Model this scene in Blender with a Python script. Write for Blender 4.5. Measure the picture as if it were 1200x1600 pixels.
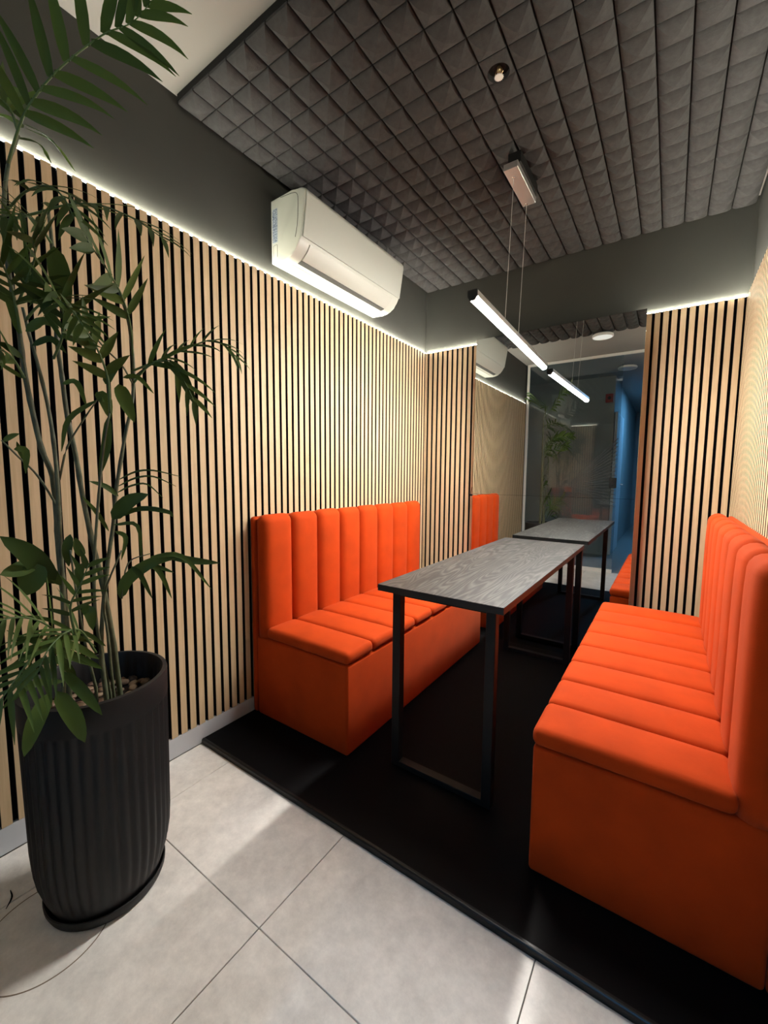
import bpy, bmesh, math, random
from mathutils import Vector, Matrix

for o in list(bpy.data.objects):
    bpy.data.objects.remove(o, do_unlink=True)
S = bpy.context.scene
COL = S.collection
R = math.radians
PI = math.pi

# ------------------------------------------------------------------ camera
cd = bpy.data.cameras.new('camera')
cd.sensor_fit = 'HORIZONTAL'
cd.sensor_width = 36.0
cd.lens = 36.0 * 647.97 / 1200.0
cd.clip_start = 0.02
cam = bpy.data.objects.new('camera', cd)
cam.location = (1.5979, -0.9501, 1.1594)
cam.rotation_euler = (1.480421, -0.007997, 0.603799)
COL.objects.link(cam)
S.camera = cam

# ------------------------------------------------------------------ world, exposure
W = bpy.data.worlds.new('world')
S.world = W
W.use_nodes = True
bg = W.node_tree.nodes['Background']
bg.inputs[0].default_value = (0.30, 0.36, 0.42, 1)
bg.inputs[1].default_value = 0.02
S.view_settings.view_transform = 'Standard'
S.view_settings.look = 'None'
S.view_settings.gamma = 1.0
S.view_settings.use_curve_mapping = False
S.view_settings.exposure = 0.0

PENDANT_L = 470.0       # radiance of the pendant diffuser
STRIP_L = 215.0         # radiance of the LED strips on the slat panels
DISC_L = 1.2           # faint painted glow that makes the unlit ceiling disc look cream
ADDED_HALL_L = 380.0         # added unseen lamp that turns the hall passage blue

# ------------------------------------------------------------------ room measures (metres)
XL, XR = 0.0, 1.8658           # faces of the slats, left and right wall
YB = 1.9287                    # face of the slats, back wall
YM = 1.8250                    # mirror face
YG = -0.98                     # glass partition
ZT = 2.0858                    # top of the slats
ZB = 0.0856                    # bottom of the slats = top of the baseboard
ZC = 2.575                     # ceiling
ZP = 0.02                      # top of the black platform
FELT, SLAT_T = 0.009, 0.012

# ------------------------------------------------------------------ materials
def nodes(name):
    m = bpy.data.materials.new(name)
    m.use_nodes = True
    nt = m.node_tree
    return m, nt, nt.nodes, nt.links, nt.nodes['Principled BSDF']

def setp(p, **k):
    for a, v in k.items():
        p.inputs[a.replace('_', ' ')].default_value = v

def plain(name, col, rough=0.5, metal=0.0, spec=0.5, noise=0.0, nscale=8.0, bump=0.0, bscale=200.0, coat=0.0):
    m, nt, N, L, p = nodes(name)
    c = (*col, 1)
    setp(p, Base_Color=c, Roughness=rough, Metallic=metal, Specular_IOR_Level=spec, Coat_Weight=coat)
    g = N.new('ShaderNodeNewGeometry')
    if noise:
        t = N.new('ShaderNodeTexNoise'); t.inputs['Scale'].default_value = nscale; t.inputs['Detail'].default_value = 6
        L.new(g.outputs['Position'], t.inputs['Vector'])
        r = N.new('ShaderNodeValToRGB')
        r.color_ramp.elements[0].position = 0.3; r.color_ramp.elements[1].position = 0.7
        r.color_ramp.elements[0].color = (*[v * (1 - noise) for v in col], 1)
        r.color_ramp.elements[1].color = (*[min(1, v * (1 + noise)) for v in col], 1)
        L.new(t.outputs['Fac'], r.inputs['Fac']); L.new(r.outputs['Color'], p.inputs['Base Color'])
    if bump:
        t2 = N.new('ShaderNodeTexNoise'); t2.inputs['Scale'].default_value = bscale; t2.inputs['Detail'].default_value = 3
        L.new(g.outputs['Position'], t2.inputs['Vector'])
        b = N.new('ShaderNodeBump'); b.inputs['Strength'].default_value = bump; b.inputs['Distance'].default_value = 0.002
        L.new(t2.outputs['Fac'], b.inputs['Height']); L.new(b.outputs['Normal'], p.inputs['Normal'])
    return m

def grain(name, c0, c1, axis, rough, fine=60.0, stretch=0.06, spec=0.4, wave=False, bump=0.0, pos=(0.3, 0.75)):
    """streaky wood: noise squeezed along one axis"""
    m, nt, N, L, p = nodes(name)
    setp(p, Roughness=rough, Specular_IOR_Level=spec)
    g = N.new('ShaderNodeNewGeometry')
    oi = N.new('ShaderNodeObjectInfo')
    mp = N.new('ShaderNodeMapping')
    sc = [1, 1, 1]; sc[axis] = stretch
    mp.inputs['Scale'].default_value = sc
    L.new(g.outputs['Position'], mp.inputs['Vector'])
    mul = N.new('ShaderNodeMath'); mul.operation = 'MULTIPLY'; mul.inputs[1].default_value = 0 if wave else 37.0
    L.new(oi.outputs['Random'], mul.inputs[0]); L.new(mul.outputs[0], mp.inputs['Location'])
    t = N.new('ShaderNodeTexNoise'); t.inputs['Scale'].default_value = fine; t.inputs['Detail'].default_value = 8
    t.inputs['Roughness'].default_value = 0.65; t.inputs['Distortion'].default_value = 0.6
    L.new(mp.outputs[0], t.inputs['Vector'])
    fac = t.outputs['Fac']
    if wave:
        # cathedral figure: rings of a noise-bent distance field
        mp2 = N.new('ShaderNodeMapping'); s2 = [1, 1, 1]; s2[axis] = 0.16
        mp2.inputs['Scale'].default_value = s2
        L.new(g.outputs['Position'], mp2.inputs['Vector'])
        big = N.new('ShaderNodeTexNoise'); big.inputs['Scale'].default_value = 5.5; big.inputs['Detail'].default_value = 2.5
        big.inputs['Distortion'].default_value = 0.5
        L.new(mp2.outputs[0], big.inputs['Vector'])
        k = N.new('ShaderNodeMath'); k.operation = 'MULTIPLY'; k.inputs[1].default_value = 34.0
        L.new(big.outputs['Fac'], k.inputs[0])
        fr = N.new('ShaderNodeMath'); fr.operation = 'PINGPONG'; fr.inputs[1].default_value = 0.5
        L.new(k.outputs[0], fr.inputs[0])
        mx = N.new('ShaderNodeMath'); mx.operation = 'MULTIPLY_ADD'; mx.inputs[1].default_value = 0.55
        L.new(fr.outputs[0], mx.inputs[0])
        h = N.new('ShaderNodeMath'); h.operation = 'MULTIPLY'; h.inputs[1].default_value = 0.72
        L.new(t.outputs['Fac'], h.inputs[0]); L.new(h.outputs[0], mx.inputs[2])
        fac = mx.outputs[0]
    r = N.new('ShaderNodeValToRGB')
    r.color_ramp.elements[0].position = pos[0]; r.color_ramp.elements[1].position = pos[1]
    r.color_ramp.elements[0].color = (*c0, 1); r.color_ramp.elements[1].color = (*c1, 1)
    L.new(fac, r.inputs['Fac']); L.new(r.outputs['Color'], p.inputs['Base Color'])
    if bump:
        b = N.new('ShaderNodeBump'); b.inputs['Strength'].default_value = bump; b.inputs['Distance'].default_value = 0.001
        L.new(fac, b.inputs['Height']); L.new(b.outputs['Normal'], p.inputs['Normal'])
    return m

def velvet(name, col):
    m, nt, N, L, p = nodes(name)
    setp(p, Roughness=0.85, Specular_IOR_Level=0.15, Sheen_Weight=0.12, Sheen_Roughness=0.45)
    p.inputs['Sheen Tint'].default_value = (1.0, 0.45, 0.25, 1)
    g = N.new('ShaderNodeNewGeometry')
    t = N.new('ShaderNodeTexNoise'); t.inputs['Scale'].default_value = 9; t.inputs['Detail'].default_value = 5
    L.new(g.outputs['Position'], t.inputs['Vector'])
    r = N.new('ShaderNodeValToRGB')
    r.color_ramp.elements[0].position = 0.3; r.color_ramp.elements[1].position = 0.7
    r.color_ramp.elements[0].color = (*[v * 0.88 for v in col], 1); r.color_ramp.elements[1].color = (*[min(1, v * 1.08) for v in col], 1)
    L.new(t.outputs['Fac'], r.inputs['Fac']); L.new(r.outputs['Color'], p.inputs['Base Color'])
    t2 = N.new('ShaderNodeTexNoise'); t2.inputs['Scale'].default_value = 420; t2.inputs['Detail'].default_value = 2
    L.new(g.outputs['Position'], t2.inputs['Vector'])
    b = N.new('ShaderNodeBump'); b.inputs['Strength'].default_value = 0.25; b.inputs['Distance'].default_value = 0.001
    L.new(t2.outputs['Fac'], b.inputs['Height']); L.new(b.outputs['Normal'], p.inputs['Normal'])
    return m

def stone(name, col):
    m, nt, N, L, p = nodes(name)
    setp(p, Roughness=0.42, Specular_IOR_Level=0.4)
    g = N.new('ShaderNodeNewGeometry')
    a = N.new('ShaderNodeTexNoise'); a.inputs['Scale'].default_value = 5; a.inputs['Detail'].default_value = 9; a.inputs['Roughness'].default_value = 0.68
    b = N.new('ShaderNodeTexNoise'); b.inputs['Scale'].default_value = 26; b.inputs['Detail'].default_value = 8; b.inputs['Roughness'].default_value = 0.75
    L.new(g.outputs['Position'], a.inputs['Vector']); L.new(g.outputs['Position'], b.inputs['Vector'])
    ad = N.new('ShaderNodeMath'); ad.operation = 'MULTIPLY_ADD'; ad.inputs[1].default_value = 0.45
    L.new(b.outputs['Fac'], ad.inputs[0]); 
    ml = N.new('ShaderNodeMath'); ml.operation = 'MULTIPLY'; ml.inputs[1].default_value = 0.55
    L.new(a.outputs['Fac'], ml.inputs[0]); L.new(ml.outputs[0], ad.inputs[2])
    r = N.new('ShaderNodeValToRGB')
    e = r.color_ramp.elements
    e[0].position = 0.36; e[0].color = (*[v * 0.72 for v in col], 1)
    e[1].position = 0.62; e[1].color = (*[min(1, v * 1.06) for v in col], 1)
    L.new(ad.outputs[0], r.inputs['Fac']); L.new(r.outputs['Color'], p.inputs['Base Color'])
    return m

def emit(name, col, strength):
    m = bpy.data.materials.new(name); m.use_nodes = True
    nt = m.node_tree; nt.nodes.clear()
    o = nt.nodes.new('ShaderNodeOutputMaterial'); e = nt.nodes.new('ShaderNodeEmission')
    e.inputs[0].default_value = (*col, 1); e.inputs[1].default_value = strength
    nt.links.new(e.outputs[0], o.inputs[0])
    return m

def glass(name, tint):
    m = bpy.data.materials.new(name); m.use_nodes = True
    nt = m.node_tree; nt.nodes.clear()
    o = nt.nodes.new('ShaderNodeOutputMaterial'); mx = nt.nodes.new('ShaderNodeMixShader')
    f = nt.nodes.new('ShaderNodeFresnel'); f.inputs['IOR'].default_value = 1.5
    k = nt.nodes.new('ShaderNodeMath'); k.operation = 'MULTIPLY'; k.inputs[1].default_value = 1.9; k.use_clamp = True
    t = nt.nodes.new('ShaderNodeBsdfTransparent'); t.inputs[0].default_value = (*tint, 1)
    g = nt.nodes.new('ShaderNodeBsdfGlossy'); g.inputs['Roughness'].default_value = 0.0; g.inputs[0].default_value = (1, 1, 1, 1)
    nt.links.new(f.outputs[0], k.inputs[0]); nt.links.new(k.outputs[0], mx.inputs[0])
    nt.links.new(t.outputs[0], mx.inputs[1]); nt.links.new(g.outputs[0], mx.inputs[2]); nt.links.new(mx.outputs[0], o.inputs[0])
    return m

def leafmat(name, c0, c1):
    m, nt, N, L, p = nodes(name)
    setp(p, Roughness=0.5, Specular_IOR_Level=0.22)
    oi = N.new('ShaderNodeObjectInfo')
    r = N.new('ShaderNodeValToRGB')
    r.color_ramp.elements[0].color = (*c0, 1); r.color_ramp.elements[1].color = (*c1, 1)
    L.new(oi.outputs['Random'], r.inputs['Fac']); L.new(r.outputs['Color'], p.inputs['Base Color'])
    tr = N.new('ShaderNodeBsdfTranslucent'); L.new(r.outputs['Color'], tr.inputs[0])
    mx = N.new('ShaderNodeMixShader'); mx.inputs[0].default_value = 0.2
    L.new(p.outputs[0], mx.inputs[1]); L.new(tr.outputs[0], mx.inputs[2])
    L.new(mx.outputs[0], N['Material Output'].inputs[0])
    return m

M = {}
M['slat'] = grain('oak_veneer', (0.50, 0.36, 0.205), (0.65, 0.485, 0.30), 2, 0.6, fine=90, stretch=0.035)
M['slat_side'] = plain('black_slat_core', (0.010, 0.009, 0.008), 0.8, spec=0.2)
M['felt'] = plain('black_felt', (0.006, 0.006, 0.007), 1.0, spec=0.1, bump=0.3, bscale=900)
M['paint'] = plain('charcoal_paint', (0.036, 0.0368, 0.0315), 0.85, noise=0.06, nscale=5, bump=0.08, bscale=60)
M['ceiling'] = plain('white_ceiling_paint', (0.25, 0.235, 0.22), 0.9, noise=0.03, nscale=3)
M['foam'] = plain('charcoal_foam', (0.058, 0.057, 0.058), 1.0, spec=0.05, noise=0.12, nscale=60, bump=0.6, bscale=450)
M['foamgap'] = plain('foam_backing', (0.02, 0.02, 0.02), 1.0, spec=0.05)
M['tile'] = stone('grey_stone_tile', (0.80, 0.77, 0.73))
M['grout'] = plain('grey_grout', (0.20, 0.18, 0.16), 0.9)
M['baseboard'] = plain('pale_baseboard', (0.52, 0.54, 0.57), 0.55, noise=0.03)
M['platform'] = plain('black_platform', (0.003, 0.003, 0.0035), 0.6, spec=0.07, bump=0.15, bscale=500)
M['trim'] = plain('black_edge_trim', (0.006, 0.006, 0.006), 0.34, spec=0.3)
M['velvet'] = velvet('orange_velvet', (0.445, 0.044, 0.0025))
M['table'] = grain('dark_oak_laminate', (0.014, 0.013, 0.012), (0.105, 0.098, 0.090), 1, 0.48, fine=75, stretch=0.05, spec=0.4, wave=True, bump=0.12, pos=(0.42, 0.80))
M['edge'] = plain('black_edge_band', (0.012, 0.012, 0.012), 0.5)
M['metal_black'] = plain('black_powder_coat', (0.007, 0.007, 0.007), 0.5, spec=0.3)
M['mirror'] = plain('mirror_silver', (0.62, 0.64, 0.63), 0.0, metal=1.0)
M['mirror_back'] = plain('dark_mirror_box', (0.05, 0.035, 0.028), 0.6)
M['ac'] = plain('white_plastic', (0.47, 0.475, 0.415), 0.35, spec=0.5)
M['ac_slot'] = plain('dark_slot', (0.008, 0.008, 0.007), 0.6)
M['sticker'] = plain('sticker_paper', (0.42, 0.48, 0.56), 0.5)
M['ink'] = plain('sticker_ink', (0.06, 0.08, 0.14), 0.6)
M['alu'] = plain('brushed_aluminium', (0.62, 0.61, 0.59), 0.38, metal=0.85)
M['chrome'] = plain('chrome', (0.85, 0.85, 0.85), 0.12, metal=1.0)
M['wire'] = plain('steel_wire', (0.55, 0.54, 0.52), 0.4, metal=0.3)
M['diffuser'] = emit('pendant_diffuser', (1.0, 0.965, 0.905), PENDANT_L)
M['strip'] = emit('led_strip_glow', (1.0, 0.97, 0.80), STRIP_L)
M['disc'] = emit('ceiling_disc_painted_glow', (1.0, 0.95, 0.86), DISC_L)  # disc is off; its lit look is put in as weak emission
M['hall_off'] = plain('opal_glass', (0.6, 0.6, 0.6), 0.4)
M['added_hall_lamp'] = emit('added_hall_glow', (0.16, 0.52, 1.0), ADDED_HALL_L)  # emission of the lamp added for the passage's blue light
M['white'] = plain('white_powder_coat', (0.75, 0.74, 0.71), 0.45)
M['glass'] = glass('clear_glass', (0.86, 0.92, 0.93))
M['film'] = plain('grey_decal_film', (0.05, 0.06, 0.065), 0.6)
M['pot'] = plain('black_planter', (0.010, 0.010, 0.011), 0.55, spec=0.35, noise=0.1)
M['soil'] = plain('dark_soil', (0.03, 0.02, 0.014), 1.0, noise=0.4, nscale=80)
M['pebble1'] = plain('brown_pebble', (0.13, 0.068, 0.04), 0.55, noise=0.25, nscale=90)
M['pebble2'] = plain('dark_pebble', (0.05, 0.03, 0.02), 0.55, noise=0.25, nscale=90)
M['pebble3'] = plain('tan_pebble', (0.19, 0.12, 0.07), 0.55, noise=0.2, nscale=90)
M['leaf'] = leafmat('palm_leaf', (0.030, 0.062, 0.014), (0.080, 0.135, 0.027))
M['rachis'] = plain('palm_rachis', (0.075, 0.14, 0.045), 0.5)
M['stem'] = plain('palm_stem', (0.085, 0.098, 0.052), 0.55, noise=0.3, nscale=45)
M['hallwall'] = plain('hall_grey_paint', (0.30, 0.31, 0.31), 0.8)
M['hallfloor'] = plain('hall_floor_tile', (0.22, 0.22, 0.215), 0.5)
M['halldoor'] = plain('hall_door_paint', (0.62, 0.65, 0.68), 0.5)
M['red'] = plain('red_plastic', (0.32, 0.02, 0.02), 0.45)
M['stain'] = plain('brown_stain', (0.20, 0.15, 0.11), 0.7)
M['brass'] = plain('sprinkler_brass', (0.55, 0.38, 0.20), 0.35, metal=0.9)

# ------------------------------------------------------------------ mesh helpers
WORLD = {}       # object name -> world origin

def quad(bm, pts):
    return bm.faces.new([bm.verts.new(p) for p in pts])

def box(bm, x0, x1, y0, y1, z0, z1):
    v = [bm.verts.new((x, y, z)) for z in (z0, z1) for y in (y0, y1) for x in (x0, x1)]
    for f in ((0, 2, 3, 1), (4, 5, 7, 6), (0, 1, 5, 4), (2, 6, 7, 3), (0, 4, 6, 2), (1, 3, 7, 5)):
        bm.faces.new([v[i] for i in f])

def bbox(x0, x1, y0, y1, z0, z1, bev=0.0, seg=2):
    bm = bmesh.new(); box(bm, x0, x1, y0, y1, z0, z1)
    if bev:
        bmesh.ops.bevel(bm, geom=list(bm.edges), offset=bev, segments=seg, profile=0.5, affect='EDGES')
    return bm

def rbox(x0, x1, y0, y1, z0, z1, r, n=(6, 6, 6), crown=None):
    """box with rounded edges of radius r on a grid fine enough to be pushed out into a cushion"""
    c = Vector(((x0 + x1) / 2, (y0 + y1) / 2, (z0 + z1) / 2)); h = Vector(((x1 - x0) / 2, (y1 - y0) / 2, (z1 - z0) / 2))
    r = min(r, h.x * .98, h.y * .98, h.z * .98)
    cs = []
    for a in range(3):
        inn = h[a] - r
        ang = [45, 22.5, 0]
        neg = [-(inn + r * math.tan(R(t))) for t in ang]
        mid = [-inn + 2 * inn * i / n[a] for i in range(1, n[a])]
        cs.append(neg + mid + [-q for q in reversed(neg)])
    bm = bmesh.new(); cache = {}
    def V(p):
        k = tuple(round(q, 6) for q in p)
        if k not in cache:
            q = Vector([max(-(h[a] - r), min(h[a] - r, p[a])) for a in range(3)])
            d = Vector(p) - q
            w = q + d.normalized() * r if d.length > 1e-9 else q
            if crown:
                w = crown(w, h)
            cache[k] = bm.verts.new(w + c)
        return cache[k]
    for a in range(3):
        b, e = (a + 1) % 3, (a + 2) % 3
        for s in (-1, 1):
            for i in range(len(cs[b]) - 1):
                for j in range(len(cs[e]) - 1):
                    q = []
                    for ii, jj in ((i, j), (i + 1, j), (i + 1, j + 1), (i, j + 1)):
                        p = [0, 0, 0]; p[a] = s * h[a]; p[b] = cs[b][ii]; p[e] = cs[e][jj]
                        q.append(V(p))
                    if s < 0: q.reverse()
                    try: bm.faces.new(q)
                    except ValueError: pass
    return bm

def tube(bm, pts, rad, seg=8, cap=True):
    """round tube along a polyline; rad a number or a list"""
    pts = [Vector(p) for p in pts]
    if not isinstance(rad, (list, tuple)): rad = [rad] * len(pts)
    rings = []
    up = Vector((0.31, 0.17, 0.93)).normalized()
    for i, p in enumerate(pts):
        t = (pts[min(i + 1, len(pts) - 1)] - pts[max(i - 1, 0)]).normalized()
        s = t.cross(up)
        if s.length < 1e-3: s = t.cross(Vector((1, 0, 0)))
        s.normalize(); u = s.cross(t)
        rings.append([bm.verts.new(p + (s * math.cos(2 * PI * k / seg) + u * math.sin(2 * PI * k / seg)) * rad[i]) for k in range(seg)])
    for a, b in zip(rings, rings[1:]):
        for k in range(seg):
            bm.faces.new((a[k], a[(k + 1) % seg], b[(k + 1) % seg], b[k]))
    if cap:
        bm.faces.new(list(reversed(rings[0]))); bm.faces.new(rings[-1])

def lathe(bm, prof, c, seg=48, wob=None):
    """revolve (radius, z) pairs about a vertical axis"""
    rings = []
    for r, z in prof:
        if r < 1e-6:
            rings.append([bm.verts.new((c[0], c[1], c[2] + z))])
        else:
            rings.append([bm.verts.new((c[0] + (r + (wob(2 * PI * k / seg, r, z) if wob else 0)) * math.cos(2 * PI * k / seg),
                                        c[1] + (r + (wob(2 * PI * k / seg, r, z) if wob else 0)) * math.sin(2 * PI * k / seg), c[2] + z)) for k in range(seg)])
    for a, b in zip(rings, rings[1:]):
        for k in range(seg):
            q = [a[k % len(a)], a[(k + 1) % len(a)], b[(k + 1) % len(b)], b[k % len(b)]]
            u = []
            for v in q:
                if v not in u: u.append(v)
            if len(u) > 2:
                try: bm.faces.new(u)
                except ValueError: pass

def extrude_y(bm, prof, y0, y1):
    """closed (x, z) outline drawn out along y"""
    a = [bm.verts.new((x, y0, z)) for x, z in prof]; b = [bm.verts.new((x, y1, z)) for x, z in prof]
    n = len(prof)
    for k in range(n):
        bm.faces.new((a[k], a[(k + 1) % n], b[(k + 1) % n], b[k]))
    bm.faces.new(list(reversed(a))); bm.faces.new(b)

def smooth_path(pts, n=4):
    """Catmull-Rom through the points"""
    P = [Vector(p) for p in pts]; P = [P[0] * 2 - P[1]] + P + [P[-1] * 2 - P[-2]]
    out = []
    for i in range(1, len(P) - 2):
        for k in range(n):
            t = k / n
            out.append(0.5 * ((2 * P[i]) + (P[i + 1] - P[i - 1]) * t + (2 * P[i - 1] - 5 * P[i] + 4 * P[i + 1] - P[i + 2]) * t * t
                              + (3 * P[i] - P[i - 1] - 3 * P[i + 1] + P[i + 2]) * t ** 3))
    out.append(P[-2])
    return out

def obj(name, bm, m, parent=None, smooth=False, origin=None):
    """link the bmesh (in world coordinates) as one object with its origin at its own middle"""
    bmesh.ops.recalc_face_normals(bm, faces=bm.faces)
    me = bpy.data.meshes.new(name)
    vs = [v.co for v in bm.verts]
    if origin is None:
        origin = Vector([(min(v[a] for v in vs) + max(v[a] for v in vs)) / 2 for a in range(3)])
        origin.z = min(v.z for v in vs)
    origin = Vector(origin)
    bmesh.ops.translate(bm, verts=bm.verts, vec=-origin)
    bm.to_mesh(me); bm.free()
    me.materials.append(M[m])
    if smooth:
        for f in me.polygons: f.use_smooth = True
    return link(name, me, origin, parent)

def link(name, me, origin, parent=None):
    o = bpy.data.objects.new(name, me)
    COL.objects.link(o)
    if parent is not None:
        o.parent = parent; o.location = Vector(origin) - WORLD[parent.name]
    else:
        o.location = origin
    WORLD[o.name] = Vector(origin)
    return o

def smooth_angle(o, deg=35):
    for f in o.data.polygons: f.use_smooth = True
    try: o.data.set_sharp_from_angle(angle=R(deg))
    except Exception: pass
    return o

def tag(o, label, cat, group=None):
    o['label'] = label; o['category'] = cat
    if group: o['group'] = group
    return o

def struct(o, label=None):
    o['kind'] = 'structure'
    if label: o['label'] = label
    return o

def thing(name, loc, label, cat, group=None):
    o = link(name, None, loc)
    o.empty_display_size = 0.1
    return tag(o, label, cat, group)

# ================================================================== THE SETTING
# ---- floor: stone tiles on a grout bed, the black platform, its edge trim
floor = struct(obj('floor', bbox(-0.021, XR + 0.021, YG - 0.04, 2.0, -0.06, -0.006), 'grout'), 'pale grey stone tile floor')
xs = [-0.0, 0.1964, 0.7964, 1.3964, XR]
ys = [YG - 0.03, -0.9352, -0.3352, -0.0]
for i in range(len(xs) - 1):
    for j in range(len(ys) - 1):
        g = 0.0013
        obj('tile', bbox(xs[i] + g, xs[i + 1] - g, ys[j] + g, ys[j + 1] - (g if j < 2 else 0), -0.012, 0.0, bev=0.0008, seg=1), 'tile', floor)
bm = bmesh.new()    # ring left on the tile by an earlier place of the planter's saucer
n = 72
ra, rb = 0.1375, 0.1402
va = [[bm.verts.new((0.359 + r * math.cos(2 * PI * k / n), -0.643 + r * math.sin(2 * PI * k / n), z)) for k in range(n)] for r, z in ((ra, 0.0002), (rb, 0.0002), (rb, 0.0007), (ra, 0.0007))]
for k in range(n):
    for q in range(4):
        bm.faces.new((va[q][k], va[q][(k + 1) % n], va[(q + 1) % 4][(k + 1) % n], va[(q + 1) % 4][k]))
o = obj('ring_stain', bm, 'stain', floor); o['label'] = 'thin brown ring mark on the tile'

plat = struct(obj('platform', bbox(0.002, XR - 0.002, 0.012, 1.925, -0.012, ZP), 'platform'), 'black platform floor under the booth')
bm = bmesh.new(); box(bm, 0.002, XR - 0.002, 0.0, 0.0118, 0.0002, ZP + 0.001)
bmesh.ops.bevel(bm, geom=[e for e in bm.edges if abs(e.verts[0].co.z - e.verts[1].co.z) < 1e-6 and e.verts[0].co.z > 0.01 and abs(e.verts[0].co.y) < 1e-6 and abs(e.verts[1].co.y) < 1e-6], offset=0.006, segments=3, profile=0.5, affect='EDGES')
struct(obj('trim_1', bm, 'trim'), 'glossy black edge strip along the platform front')

# ---- walls with slat panels
def slats(parent, spans, fixed, axis, z0=ZB, z1=ZT):
    """one veneered slat object per span; the mesh is shared"""
    me = None
    for a, b in spans:
        w = b - a
        if axis == 'y':      # wall facing +x or -x, fixed = (front, back) x
            x0, x1 = sorted(fixed); org = Vector(((x0 + x1) / 2, (a + b) / 2, z0))
            if me is None or abs(w - 0.027) > 1e-4:
                bm = bbox(x0, x1, a, b, z0, z1, bev=0.0006, seg=1)
        else:
            y0, y1 = sorted(fixed); org = Vector(((a + b) / 2, (y0 + y1) / 2, z0))
            if me is None or abs(w - 0.027) > 1e-4:
                bm = bbox(a, b, y0, y1, z0, z1, bev=0.0006, seg=1)
        if me is None or abs(w - 0.027) > 1e-4:
            o = obj('slat', bm, 'slat', parent, origin=org)
            o.data.materials.append(M['slat_side'])      # only the face is veneered, the edges are black board
            for f in o.data.polygons:
                if abs(f.normal.y if axis == 'y' else f.normal.x) > 0.6: f.material_index = 1
            if abs(w - 0.027) < 1e-4: me = o.data
        else:
            link('slat', me, org, parent)

def spans(first_gap, lo, hi, pitch=0.04, gap=0.013):
    k0 = math.floor((lo - first_gap) / pitch) - 1
    out = []
    for k in range(k0, k0 + 400):
        a = first_gap + k * pitch + gap / 2; b = first_gap + (k + 1) * pitch - gap / 2
        a, b = max(a, lo), min(b, hi)
        if a > hi: break
        if b - a > 0.006: out.append((a, b))
    return out

D = FELT + SLAT_T
wl = struct(obj('wall_left', bbox(-0.14, XL - D, YG - 0.04, 2.1, -0.06, 2.7), 'paint'), 'left wall, charcoal above oak slats')
obj('felt_backing', bbox(XL - D + .0002, XL - SLAT_T, YG, YB + D - .001, ZB, ZT - 0.0005), 'felt', wl)
slats(wl, spans(-0.4928, YG + 0.04, YB - 0.001), (XL - SLAT_T + .0001, XL), 'y')
wr = struct(obj('wall_right', bbox(XR + D, XR + 0.14, YG - 0.04, 2.1, -0.06, 2.7), 'paint'), 'right wall, charcoal above oak slats')
obj('felt_backing', bbox(XR + SLAT_T, XR + D - .0002, YG, YB + D - .001, ZB, ZT - 0.0005), 'felt', wr)
slats(wr, spans(-0.50, YG + 0.04, YB - 0.001), (XR, XR + SLAT_T - .0001), 'y')
wb = struct(obj('wall_back', bbox(-0.14, XR + 0.14, YB + D, YB + 0.16, -0.06, 2.7), 'paint'), 'back wall, charcoal above oak slats')
obj('felt_backing', bbox(XL - SLAT_T, 0.47, YB + SLAT_T, YB + D - .0002, ZB, ZT - 0.0005), 'felt', wb)
obj('felt_backing', bbox(1.39, XR + SLAT_T, YB + SLAT_T, YB + D - .0002, ZB, ZT - 0.0005), 'felt', wb)
slats(wb, spans(0.0185, XL + 0.001, 0.46), (YB, YB + SLAT_T - .0001), 'x')
slats(wb, spans(1.4630, 1.40, XR - 0.001), (YB, YB + SLAT_T - .0001), 'x')
obj('corner_bead', bbox(-0.0205, -0.0155, YB + D - 0.005, YB + D - 0.0002, ZT + 0.012, ZC), 'paint', wb)

struct(obj('baseboard_left', bbox(XL - D + .0004, XL - 0.001, YG, YB - 0.001, 0.0005, ZB - 0.0005, bev=0.001, seg=1), 'baseboard'), 'pale grey baseboard below the left slats')
struct(obj('baseboard_right', bbox(XR + 0.001, XR + D - .0004, YG, YB - 0.001, 0.0005, ZB - 0.0005, bev=0.001, seg=1), 'baseboard'), 'pale grey baseboard below the right slats')
struct(obj('baseboard_back', bbox(0.001, XR - 0.001, YB + 0.001, YB + D - .0004, 0.0005, ZB - 0.0005, bev=0.001, seg=1), 'baseboard'), 'pale grey baseboard below the back slats')

# ---- ceiling with pyramid foam
ceil = struct(obj('ceiling', bbox(-0.14, XR + 0.14, YG - 0.04, 2.1, ZC, ZC + 0.1), 'ceiling'), 'white ceiling with charcoal pyramid foam over the booth')
FX0, FP, FY0, FQ = -0.0113, 0.0993, -0.005, 0.0972
ZF = 2.543                    # level of the grooves
NX, NY = 19, 20
def pyramid(x, y, px, py, H, bm=None, flat=1.0):
    bm = bm or bmesh.new()
    hx, hy = px / 2 - 0.0026, py / 2 - 0.0019
    prof = [(1.0, -0.012), (1.0, 0.05), (0.93, 0.20), (0.80, 0.40), (0.60, 0.64), (0.36, 0.84), (0.14, 0.96), (0.03, 1.0)]
    rings = []
    for s, h in prof:
        rings.append([bm.verts.new((x + sx * hx * s, y + sy * hy * s, ZF - H * flat * max(h, 0) + (0.012 if h < 0 else 0)))
                      for sx, sy in ((-1, -1), (0, -1), (1, -1), (1, 0), (1, 1), (0, 1), (-1, 1), (-1, 0))])
    for a, b in zip(rings, rings[1:]):
        for k in range(8):
            bm.faces.new((a[k], b[k], b[(k + 1) % 8], a[(k + 1) % 8]))
    bm.faces.new(rings[-1])
    return bm
HOLE = (10, 5)
bm = bmesh.new()
box(bm, FX0, FX0 + NX * FP, FY0, FY0 + NY * FQ, ZF + 0.008, ZC - 0.0005)
obj('foam_backing', bm, 'foamgap', ceil)
PH = 0.028
pm = None
rest = bmesh.new()
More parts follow.
